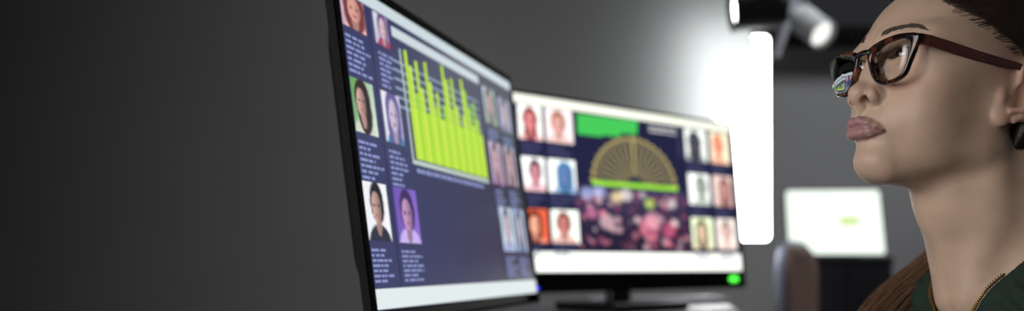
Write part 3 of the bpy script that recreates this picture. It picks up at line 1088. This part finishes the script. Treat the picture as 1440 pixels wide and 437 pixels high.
def skin_material():
    m = bpy.data.materials.new('skin')
    m.use_nodes = True
    nt = m.node_tree
    b = nt.nodes['Principled BSDF']
    a = nt.nodes.new('ShaderNodeVertexColor')
    a.layer_name = 'Col'
    tc = nt.nodes.new('ShaderNodeTexCoord')
    n1 = nt.nodes.new('ShaderNodeTexNoise')
    n1.inputs['Scale'].default_value = 55
    n1.inputs['Detail'].default_value = 4
    n2 = nt.nodes.new('ShaderNodeTexNoise')
    n2.inputs['Scale'].default_value = 900
    for n in (n1, n2):
        nt.links.new(tc.outputs['Object'], n.inputs['Vector'])
    rmp = nt.nodes.new('ShaderNodeMapRange')
    rmp.inputs['From Min'].default_value = 0.3
    rmp.inputs['From Max'].default_value = 0.7
    rmp.inputs['To Min'].default_value = 0.93
    rmp.inputs['To Max'].default_value = 1.05
    nt.links.new(n1.outputs['Fac'], rmp.inputs['Value'])
    mul = nt.nodes.new('ShaderNodeVectorMath')
    mul.operation = 'SCALE'
    nt.links.new(a.outputs['Color'], mul.inputs[0])
    nt.links.new(rmp.outputs['Result'], mul.inputs['Scale'])
    nt.links.new(mul.outputs['Vector'], b.inputs['Base Color'])
    b.inputs['Roughness'].default_value = 0.42
    b.inputs['Sheen Weight'].default_value = 0.35
    b.inputs['Sheen Roughness'].default_value = 0.25
    b.inputs['Specular IOR Level'].default_value = 0.4
    b.inputs['Subsurface Weight'].default_value = 0.25
    b.inputs['Subsurface Radius'].default_value = (1.0, 0.35, 0.2)
    b.inputs['Subsurface Scale'].default_value = 0.006
    bp = nt.nodes.new('ShaderNodeBump')
    bp.inputs['Strength'].default_value = 0.12
    bp.inputs['Distance'].default_value = 0.0006
    nt.links.new(n2.outputs['Fac'], bp.inputs['Height'])
    nt.links.new(bp.outputs['Normal'], b.inputs['Normal'])
    return m


body = np_mesh('body', h2w(V) - PB, Q, skin_material(), person, skin)

# ------------------------------------------------------------------ eyes, brows, hair, jacket
def on_skin(x, z, y0=122.0, lift=0.0):
    """y of the skin in front of (x, z) in the head frame"""
    x = np.asarray(x, np.float32)
    z = np.asarray(z, np.float32)
    y = np.full(x.shape, y0, np.float32)
    for _ in range(60):
        d = head_field(np.stack([x, y, z], 1)) - lift
        y = y - np.clip(d, -3, 3) * 0.8
    return y


def strands_mesh(paths, r0, r1, n=3):
    """paths: array S x K x 3; tapered prisms"""
    S, K, _ = paths.shape
    T = np.gradient(paths, axis=1)
    T /= np.linalg.norm(T, axis=2, keepdims=True) + 1e-9
    ref = np.array([0.3, 0.5, 0.81])
    a = np.cross(T, ref)
    a /= np.linalg.norm(a, axis=2, keepdims=True) + 1e-9
    b = np.cross(T, a)
    rr = np.linspace(0, 1, K)
    rad = (r0 * (1 - rr) + r1 * rr)[None, :, None]
    V = np.stack([paths + rad * (a * math.cos(2 * math.pi * k / n) + b * math.sin(2 * math.pi * k / n)) for k in range(n)], 2)
    base = np.arange(S * K).reshape(S, K) * n
    Q = []
    for k in range(n):
        k2 = (k + 1) % n
        Q.append(np.stack([base[:, :-1] + k, base[:, :-1] + k2, base[:, 1:] + k2, base[:, 1:] + k], -1).reshape(-1, 4))
    return V.reshape(-1, 3), np.concatenate(Q)


rng = np.random.default_rng(7)
m_eye = bpy.data.materials.new('eye_surface')
m_eye.use_nodes = True
_b = m_eye.node_tree.nodes['Principled BSDF']
_a = m_eye.node_tree.nodes.new('ShaderNodeVertexColor')
_a.layer_name = 'Col'
m_eye.node_tree.links.new(_a.outputs['Color'], _b.inputs['Base Color'])
_b.inputs['Roughness'].default_value = 0.08
_b.inputs['Coat Weight'].default_value = 1.0
_b.inputs['Coat Roughness'].default_value = 0.02
m_brow = mat('brow_hair', (72, 58, 52), 0.6)

for sgn in (1, -1):
    # eyeball turned along the gaze, iris and pupil as rings
    gaze = np.array([-0.10 if sgn > 0 else -0.04, 1.0, 0.06])
    gaze /= np.linalg.norm(gaze)
    u = np.cross(gaze, [0, 0, 1])
    u /= np.linalg.norm(u)
    w = np.cross(u, gaze)
    ths = [0, 4, 8, 11, 13, 18, 23, 27, 29, 31, 36, 45, 60, 80, 100, 130, 160, 180]
    VV, FF, CC = [], [], []
    nn = 32
    for t in ths:
        rr = EYE_R + (0.9 * max(0, 1 - (t / 31) ** 2) if t < 31 else 0)
        c = (10, 8, 8) if t <= 11 else ((52, 34, 26) if t <= 25 else ((26, 18, 16) if t <= 29 else ((206, 198, 194) if t < 60 else (180, 150, 145))))
        for k in range(nn):
            p = gaze * math.cos(math.radians(t)) + (u * math.cos(2 * math.pi * k / nn) + w * math.sin(2 * math.pi * k / nn)) * math.sin(math.radians(t))
            VV.append(EYE * [sgn, 1, 1] + p * rr)
            CC.append(lin(c))
    for i in range(len(ths) - 1):
        for k in range(nn):
            FF.append((i * nn + k, i * nn + (k + 1) % nn, (i + 1) * nn + (k + 1) % nn, (i + 1) * nn + k))
    pydata('eyeball', h2w(np.array(VV)) - PB, FF, m_eye, person, True, np.array(CC))
    # upper lashes
    S, K = 34, 5
    tx = np.linspace(19.5, 44.5, S)
    uz, lz = lid_arcs(tx)
    yy = on_skin(tx, uz + 0.9)
    P = np.zeros((S, K, 3))
    for k in range(K):
        q = k / (K - 1)
        P[:, k, 0] = tx + (tx - 30) * 0.10 * q
        P[:, k, 1] = yy - 0.3 + 4.6 * q
        P[:, k, 2] = uz + 0.2 - 1.6 * q + 2.6 * q * q
    P[:, :, 0] *= sgn
    v, q = strands_mesh(P, 0.16, 0.03)
    np_mesh('eyelashes', h2w(v) - PB, q, m_brow, person)
    # eyebrow: many short hairs along the brow line
    S, K = 300, 5
    t = rng.random(S)
    cx = np.interp(t, [0, .25, .55, .8, 1], [12.5, 22, 36, 47, 55])
    cz = np.interp(t, [0, .25, .55, .8, 1], [37.0, 40.4, 43.2, 41.4, 37.0])
    wd = np.interp(t, [0, .15, .55, .85, 1], [2.6, 3.4, 3.0, 2.0, 0.8])
    off = (rng.random(S) * 2 - 1) * wd
    slope = np.interp(t, [0, .3, .6, 1], [0.8, .35, .05, -.45]) - off * 0.08
    L = np.interp(t, [0, .5, 1], [5.5, 7, 5]) * (0.7 + 0.6 * rng.random(S))
    dx = L / np.sqrt(1 + slope ** 2)
    X = cx[:, None] + dx[:, None] * np.linspace(0, 1, K)
    Zc = (cz + off)[:, None] + (dx * slope)[:, None] * np.linspace(0, 1, K)
    Y = on_skin(X.ravel(), Zc.ravel(), 115).reshape(S, K) + 0.15 + 0.5 * np.sin(np.linspace(0, math.pi, K))
    P = np.stack([X * sgn, Y, Zc], 2)
    v, q = strands_mesh(P, 0.17, 0.04)
    np_mesh('eyebrow', h2w(v) - PB, q, m_brow, person)

# hair: cap combed back from the hairline, with loose strands
HL = ([-200, -34, -24, -11, 13, 35, 62, 78, 120], [-70, -60, 24, 45, 52, 60, 72, 90, 150])


def hair_field(P):
    A = P.copy()
    A[:, 0] = np.abs(A[:, 0])
    sk = smin(ell(A, (0, 4, 31), (73, 92.5, 84)), ell(A, (55, 40, 25), (15, 40, 30)), 16)
    sk = smin(sk, ell(A, (0, -36, -16), (60, 52, 56)), 24)
    c = (np.interp(A[:, 1], *HL) - A[:, 2]) * 0.75
    grow = 1.0 + 8.0 * sstep(0, 45, -c)
    return smax(sk - grow, c, 5)


m_hair = mat('hair_dark_brown', (44, 35, 33), 0.42, spec=0.6, noise=(400, 0.35))
m_hair2 = mat('hair_strand', (62, 50, 46), 0.38, spec=0.7, noise=(300, 0.35))
m_hairb = mat('hair_lengths', (112, 82, 62), 0.42, spec=0.5, noise=(260, 0.35))
Vh, Qh = surface_nets(hair_field, (-92, -110, -100), (92, 112, 140), 2.5, coarse=4)
np_mesh('hair', h2w(Vh) - PB, Qh, m_hair, person)


def comb(start, flow, steps, dl, lift):
    """walk strands over the hair surface along a flow"""
    p = start.astype(np.float32).copy()
    out = []
    for s in range(steps):
        for _ in range(2):
            d0 = hair_field(p)
            g = np.stack([hair_field(p + np.eye(3, dtype=np.float32)[i] * .5) - d0 for i in range(3)], 1) / .5
            g /= np.linalg.norm(g, axis=1, keepdims=True) + 1e-6
            p = p - np.clip(d0 - lift, -6, 6)[:, None] * g * 0.8
        out.append(p.copy())
        f = flow(p)
        f = f - (f * g).sum(1)[:, None] * g
        f /= np.linalg.norm(f, axis=1, keepdims=True) + 1e-6
        p = (p + f * dl).astype(np.float32)
    return np.stack(out, 1)


def hair_flow(p):
    f = np.zeros_like(p)
    f[:, 1] = -1
    f[:, 2] = np.where(p[:, 1] > 0, 0.10, -0.5) - 0.35 * (np.abs(p[:, 0]) > 60)
    return f


S = 2600
yy = rng.random(S) * 150 - 62
zz = np.interp(yy, *HL) + rng.random(S) ** 1.7 * 60 - 9.0 * rng.random(S) ** 2
sg = np.where(rng.random(S) < .72, 1, -1)
xx = 74 * np.sqrt(np.clip(1 - ((yy - 4) / 95) ** 2 - ((zz - 31) / 88) ** 2, 0.02, 1)) * sg
P = comb(np.stack([xx, yy, zz], 1), hair_flow, 12, 7.0, (0.1 + 1.1 * rng.random(S)).astype(np.float32))
P += rng.normal(0, .35, P.shape)
v, q = strands_mesh(P, 0.15, 0.15)
np_mesh('hair_strands', h2w(v) - PB, q, m_hair2, person)
# baby hairs at the temple and a few flyaways at the brow
S, K = 150, 6
t = rng.random(S)
y0 = -6 + 66 * t
z0 = np.interp(y0, *HL) - 13 * rng.random(S)
hx = 73 * np.sqrt(np.clip(1 - ((y0 - 4) / 93) ** 2 - ((z0 - 31) / 84) ** 2, .05, 1))
P = np.zeros((S, K, 3), np.float32)
p = np.stack([hx + 3, y0, z0], 1).astype(np.float32)
for k in range(K):
    for _ in range(3):
        d0 = head_field(p)
        g = np.stack([head_field(p + np.eye(3, dtype=np.float32)[i] * .5) - d0 for i in range(3)], 1) / .5
        p = p - np.clip(d0 - .35, -6, 6)[:, None] * g * 0.8
    P[:, k] = p
    p = p + np.array([0, -3.2, 1.4], np.float32) * (0.6 + 0.5 * rng.random((S, 1))).astype(np.float32)
v, q = strands_mesh(P, 0.17, 0.06)
np_mesh('baby_hairs', h2w(v) - PB, q, m_hair2, person)
fly = []
for k in range(9):
    b0 = np.array([-30 - 4 * k, 78 - 4 * k, 92 - 2 * k], float)
    b1 = b0 + [-14 + 2 * k, 16 - 3 * k, -22 - 3 * (k % 4)]
    b2 = b1 + [3 * math.sin(k), 2, -22 - 4 * (k % 3)]
    tt = np.linspace(0, 1, 9)[:, None]
    fly.append((1 - tt) ** 2 * b0 + 2 * tt * (1 - tt) * b1 + tt ** 2 * b2)
v, q = strands_mesh(np.array(fly), 0.16, 0.08)
np_mesh('stray_hairs', h2w(v) - PB, q, m_hair2, person)

# long hair gathered at the nape and falling over the far shoulder
LOCK = np.array([(-25, -92, -40), (-48, -97, -92), (-74, -86, -138), (-97, -64, -172), (-112, -42, -208), (-120, -24, -262), (-118, -8, -320)], float)
LR = np.array([26, 24, 21, 23, 25, 24, 16], float)


def lock_at(t):
    s = np.linspace(0, 1, len(LOCK))
    return np.stack([np.interp(t, s, LOCK[:, i]) for i in range(3)], -1), np.interp(t, s, LR)


tt = np.linspace(0, 1, 30)
c, r = lock_at(tt)
c = np.stack([np.convolve(np.pad(c[:, i], 3, mode='edge'), np.ones(7) / 7, 'valid') for i in range(3)], 1)
vv, ff = tube_data(h2w(c) - PB, list((r - 3) / 1000), 16)
pydata('hair_lock', vv, ff, m_hairb, person, True)
S, K = 1300, 16
ang = rng.random(S) * 2 * math.pi
rr0 = np.sqrt(rng.random(S)) * .35 + .68
tw = rng.normal(0, .35, S)
t0 = rng.random(S) * .35
P = np.zeros((S, K, 3))
for k in range(K):
    t = t0 + (1 - t0) * k / (K - 1)
    s = np.linspace(0, 1, 30)
    cc = np.stack([np.interp(t, s, c[:, i]) for i in range(3)], 1)
    ra = np.interp(t, s, r) * rr0
    a_ = ang + tw * t
    ax0 = np.array([0.62, 0.72, 0.3])
    ax1 = np.array([-0.76, 0.55, 0.35])
    P[:, k] = cc + ra[:, None] * (np.cos(a_)[:, None] * ax0 + np.sin(a_)[:, None] * ax1)
P += np.cumsum(rng.normal(0, .35, P.shape), 1)
v, q = strands_mesh(P, 0.34, 0.2)
np_mesh('hair_lock_strands', h2w(v) - PB, q, m_hairb, person)

# jacket: cloth shell over the torso, open in a V with a brass zip
VZ0, VSL, VX = -92.0, 0.57, 7.0


def jacket_field(Q):
    x, y, z = Q[:, 0], Q[:, 1], Q[:, 2]
    t = torso_field(Q, True)
    fold = 1.3 * np.sin(x * .16 + z * .22 + 2 * np.sin(y * .05)) * np.sin(y * .09 - z * .11 + x * .03) + 1.0 * np.sin((x * .8 + z) * .33) * np.cos(y * .12)
    P = w2h(b2w(Q)).astype(Q.dtype)
    P[:, 0] = np.abs(P[:, 0])
    nk = chain(P, NECK, [43, 44, 45.5, 52], 20)
    ve0 = (np.abs(x - VX) - (z - VZ0) * VSL) * 0.87
    edge = np.minimum(np.clip((nk - 2.5) / 45, 0, 1), np.where(y > 0, np.clip(ve0 / 40, 0, 1), 1))
    t = t - fold * 1.6 * edge
    sh = np.maximum(t - 11, 5.5 - t)
    sh = smax(sh, -(nk - 2.5), 3)
    ve = (np.abs(x - VX) - np.maximum((z - VZ0) * VSL, -50)) * 0.87
    ve = np.where(y > -10, np.maximum(ve, VZ0 - 20 - z), 50)
    sh = smax(sh, -ve, 2)
    return np.maximum(sh, -520 - z)


m_jacket = mat('jacket_green_cloth', (38, 54, 46), 0.85, noise=(120, 0.25), bump=0.25, spec=0.25)
Vj, Qj = surface_nets(jacket_field, (-280, -160, -525), (280, 260, 80), 3.0, coarse=4, relax=1)
jacket = np_mesh('jacket', b2w(Vj) - PB, Qj, m_jacket, person)
# ------------------------------------------------------------------ glasses
def tortoise(name, dark, amber, lo, hi, scale=70):
    m = bpy.data.materials.new(name)
    m.use_nodes = True
    nt = m.node_tree
    b = nt.nodes['Principled BSDF']
    tc = nt.nodes.new('ShaderNodeTexCoord')
    n = nt.nodes.new('ShaderNodeTexNoise')
    n.inputs['Scale'].default_value = scale
    n.inputs['Detail'].default_value = 2.5
    n.inputs['Distortion'].default_value = 1.2
    nt.links.new(tc.outputs['Object'], n.inputs['Vector'])
    r = nt.nodes.new('ShaderNodeValToRGB')
    r.color_ramp.elements[0].position = lo
    r.color_ramp.elements[0].color = (*lin(dark), 1)
    r.color_ramp.elements[1].position = hi
    r.color_ramp.elements[1].color = (*lin(amber), 1)
    nt.links.new(n.outputs['Fac'], r.inputs['Fac'])
    nt.links.new(r.outputs['Color'], b.inputs['Base Color'])
    b.inputs['Roughness'].default_value = 0.18
    b.inputs['Coat Weight'].default_value = 0.6
    b.inputs['Coat Roughness'].default_value = 0.06
    return m


m_tort = tortoise('tortoiseshell_acetate', (22, 15, 19), (128, 66, 28), .55, .74)
m_arm = tortoise('brown_acetate', (70, 34, 32), (98, 48, 38), .35, .75, 30)
m_lens = bpy.data.materials.new('spectacle_lens')
m_lens.use_nodes = True
nt = m_lens.node_tree
nt.nodes.clear()
_o = nt.nodes.new('ShaderNodeOutputMaterial')
_t = nt.nodes.new('ShaderNodeBsdfTransparent')
_t.inputs[0].default_value = (0.995, 0.997, 0.995, 1)
_g = nt.nodes.new('ShaderNodeBsdfGlossy')
_g.inputs['Roughness'].default_value = 0.015
_f = nt.nodes.new('ShaderNodeFresnel')
_f.inputs['IOR'].default_value = 1.6
_m = nt.nodes.new('ShaderNodeMixShader')
nt.links.new(_f.outputs[0], _m.inputs[0])
nt.links.new(_t.outputs[0], _m.inputs[1])
nt.links.new(_g.outputs[0], _m.inputs[2])
nt.links.new(_m.outputs[0], _o.inputs[0])

OUT = [(7.4, 13.6), (9.2, 21.0), (20.5, 24.8), (38.0, 27.8), (53.5, 28.2), (67.6, 25.6), (65.6, 16.8), (59.6, 4.8), (53.6, -7.0), (43.0, -12.6), (31.0, -13.9), (20.8, -11.0), (13.2, -2.6)]
INN = [(13.2, 10.6), (15.9, 16.8), (25.2, 21.4), (39.5, 24.1), (50.1, 24.6), (56.3, 21.0), (57.0, 12.0), (54.2, -0.6), (47.6, -8.0), (37.6, -10.6), (28.0, -10.6), (20.8, -7.2), (16.0, 1.6)]


def cr_closed(P, n):
    P = np.array(P, float)
    N = len(P)
    # by arc length from the centroid angle, so both outlines share a parameter
    out = []
    for i in range(N):
        p0, p1, p2, p3 = P[(i - 1) % N], P[i], P[(i + 1) % N], P[(i + 2) % N]
        for k in range(n):
            t = k / n
            out.append(.5 * (2 * p1 + (p2 - p0) * t + (2 * p0 - 5 * p1 + 4 * p2 - p3) * t * t + (-p0 + 3 * p1 - 3 * p2 + p3) * t ** 3))
    return np.array(out)


def fy(x, z):
    return 106.0 - 10.0 * (x / 66.0) ** 2 + 0.17 * (z - 16)


g_loc = h2w([(0, 104, 15)])[0]
glasses = empty('glasses', tuple(g_loc))
tag(glasses, 'tortoiseshell rectangular glasses with brown arms worn on her face', 'glasses')
OC, IC = cr_closed(OUT, 6), cr_closed(INN, 6)
NR = len(OC)
for sgn in (1, -1):
    prof = [(0, -1.6), (0.12, -2.6), (.5, -3.0), (.88, -2.8), (1, -2.2), (1, .9), (.86, 1.7), (.5, 2.0), (.14, 1.8), (0, 1.1)]
    VV = []
    for i in range(NR):
        for t, dy in prof:
            x_, z_ = OC[i] * (1 - t) + IC[i] * t
            VV.append((x_ * sgn, fy(x_, z_) + dy, z_))
    K = len(prof)
    FF = [(i * K + k, i * K + (k + 1) % K, ((i + 1) % NR) * K + (k + 1) % K, ((i + 1) % NR) * K + k) for i in range(NR) for k in range(K)]
    pydata('rim', h2w(VV) - g_loc, FF, m_tort, glasses, True)
    # lens: slightly domed, 1.6 mm thick, seated in the rim
    cx_, cz_ = IC.mean(0)
    rings = [0.0, .25, .5, .75, 1.04]
    VV, FF = [], []
    for dy in (0.3, -1.3):
        b0 = len(VV)
        for q in rings:
            for i in range(NR):
                x_, z_ = (cx_ + (IC[i, 0] - cx_) * q, cz_ + (IC[i, 1] - cz_) * q)
                rr = ((x_ - cx_) ** 2 + (z_ - cz_) ** 2)
                yb = fy(x_, z_) + 1.6 - rr * 0.0036 + 0.165 * (x_ - cx_)
                VV.append((x_ * sgn, yb + dy, z_))
        for q in range(len(rings) - 1):
            for i in range(NR):
                FF.append((b0 + q * NR + i, b0 + q * NR + (i + 1) % NR, b0 + (q + 1) * NR + (i + 1) % NR, b0 + (q + 1) * NR + i))
    L0 = (len(rings) - 1) * NR
    L1 = len(rings) * NR + L0
    for i in range(NR):
        FF.append((L0 + i, L0 + (i + 1) % NR, L1 + (i + 1) % NR, L1 + i))
    ln = pydata('lens', h2w(VV) - g_loc, FF, m_lens, glasses, True)
    ln['label'] = 'clear lens reflecting the screens'
    # temple arm
    path = [(65.5, 93.5, 22.6), (68.3, 88, 22.3), (71.0, 66, 22.0), (73.3, 39, 21.6), (75.3, 10, 22.8), (76.3, -8, 24.4), (77.5, -26, 20), (78.5, -40, 4), (78, -46, -12)]
    hh = [4.8, 4.9, 4.9, 4.7, 4.0, 3.0, 2.6, 2.4, 2.2]
    VV, FF = [], []
    for i, (p, h_) in enumerate(zip(path, hh)):
        for ox, oz in ((-1.7, -.8), (-1.2, -1), (1.2, -1), (1.7, -.8), (1.7, .8), (1.2, 1), (-1.2, 1), (-1.7, .8)):
            tilt = min(1, max(0, (-10 - p[1]) / 25)) * .6
            VV.append(((p[0] + ox) * sgn, p[1] + oz * h_ * tilt, p[2] + oz * h_))
    for i in range(len(path) - 1):
        for k in range(8):
            FF.append((i * 8 + k, i * 8 + (k + 1) % 8, (i + 1) * 8 + (k + 1) % 8, (i + 1) * 8 + k))
    FF += [tuple(range(8)), tuple((len(path) - 1) * 8 + k for k in range(8))]
    arm = pydata('temple_arm', h2w(VV) - g_loc, FF, m_arm, glasses)
    arm['label'] = 'reddish brown arm'
    # end piece joining rim and arm
    VV, FF = tube_data(h2w([(58 * sgn, 97.6, 24.4), (63 * sgn, 95.6, 23.6), (67.0 * sgn, 92.6, 22.8)]) - g_loc, [.0034, .0043, .0044], 10)
    pydata('end_piece', VV, FF, m_tort, glasses, True)
    VV, FF = tube_data(h2w([(56.0 * sgn, 100.1, 24.6), (59.6 * sgn, 98.9, 24.9)]) - g_loc, .0009, 8)
    rv = pydata('rivet', VV, FF, mat('silver_metal', (225, 225, 225), .2, 1.0), glasses, True)
    rv['label'] = 'small silver rivet'
    # nose pad
    VV, FF = tube_data(h2w([(10.5 * sgn, 103, 10.5), (11.6 * sgn, 99.5, 7), (13.2 * sgn, 97.6, 1.5), (15.0 * sgn, 99.5, -2.5)]) - g_loc, [.0014, .0024, .0026, .0012], 8)
    pydata('nose_pad', VV, FF, m_tort, glasses, True)
bp_ = [(x_, 106.0 + .6 * math.cos(x_ / 11 * 1.5), 17.6 + 2.0 * math.cos(x_ / 11 * 1.5)) for x_ in np.linspace(-11, 11, 11)]
VV, FF = tube_data(h2w(bp_) - g_loc, [.0034, .0032, .0029, .0027, .0026, .0026, .0026, .0027, .0029, .0032, .0034], 10)
pydata('bridge', VV, FF, m_tort, glasses, True)

# brass zip: tape edge and teeth along both sides of the jacket opening
m_brass = mat('brass', (186, 150, 84), .32, 1.0)


def zip_cut(q):
    P = w2h(b2w(q)).astype(np.float32)
    P[:, 0] = np.abs(P[:, 0])
    nk = chain(P, NECK, [43, 44, 45.5, 52], 20) - 2.5
    ve = (np.abs(q[:, 0] - VX) - (q[:, 2] - VZ0) * VSL) * 0.87
    return np.minimum(nk, ve) + 0.4


for sgn in (1, -1):
    zz = np.arange(-84, -4, 2.0)
    pts = np.stack([VX + sgn * np.maximum((zz - VZ0) * VSL, 4), np.full(len(zz), 60.0), zz], 1)
    for _ in range(60):     # settle onto the jacket's outer face along its cut edge
        for fld in (lambda q: torso_field(q.astype(np.float32), True) - 12.0, zip_cut):
            d0 = fld(pts)
            g_ = np.stack([fld(pts + np.eye(3)[i] * .4) - d0 for i in (0, 1)], 1) / .4
            pts[:, :2] -= np.clip(d0, -4, 4)[:, None] * g_ / ((g_ * g_).sum(1)[:, None] + .05) * .6
    W = b2w(pts) - PB
    zp = tube('zip_tape', W, .0009, mat('zip_tape_cloth', (30, 40, 34), .9), jacket, 6)
    VV, FF = [], []
    for i in range(1, len(pts) - 1):
        t = pts[i + 1] - pts[i - 1]
        t /= np.linalg.norm(t)
        o_ = np.array([-sgn, 0.25, 0.25])
        o_ -= t * (o_ @ t)
        o_ /= np.linalg.norm(o_)
        n_ = np.cross(t, o_)
        b0 = len(VV)
        for a1 in (-.5, .5):
            for a2 in (-1.0, 2.2):
                for a3 in (-1.2, 1.2):
                    VV.append(b2w(pts[i] + t * a1 * 1.25 + o_ * a2 + n_ * a3)[0] - PB)
        FF += [tuple(b0 + k for k in f) for f in ((0, 1, 3, 2), (4, 6, 7, 5), (0, 4, 5, 1), (2, 3, 7, 6), (0, 2, 6, 4), (1, 5, 7, 3))]
    zt = pydata('zip_teeth', VV, FF, m_brass, jacket)
    zt['kind'] = 'stuff'
    zt['label'] = 'row of brass zip teeth'
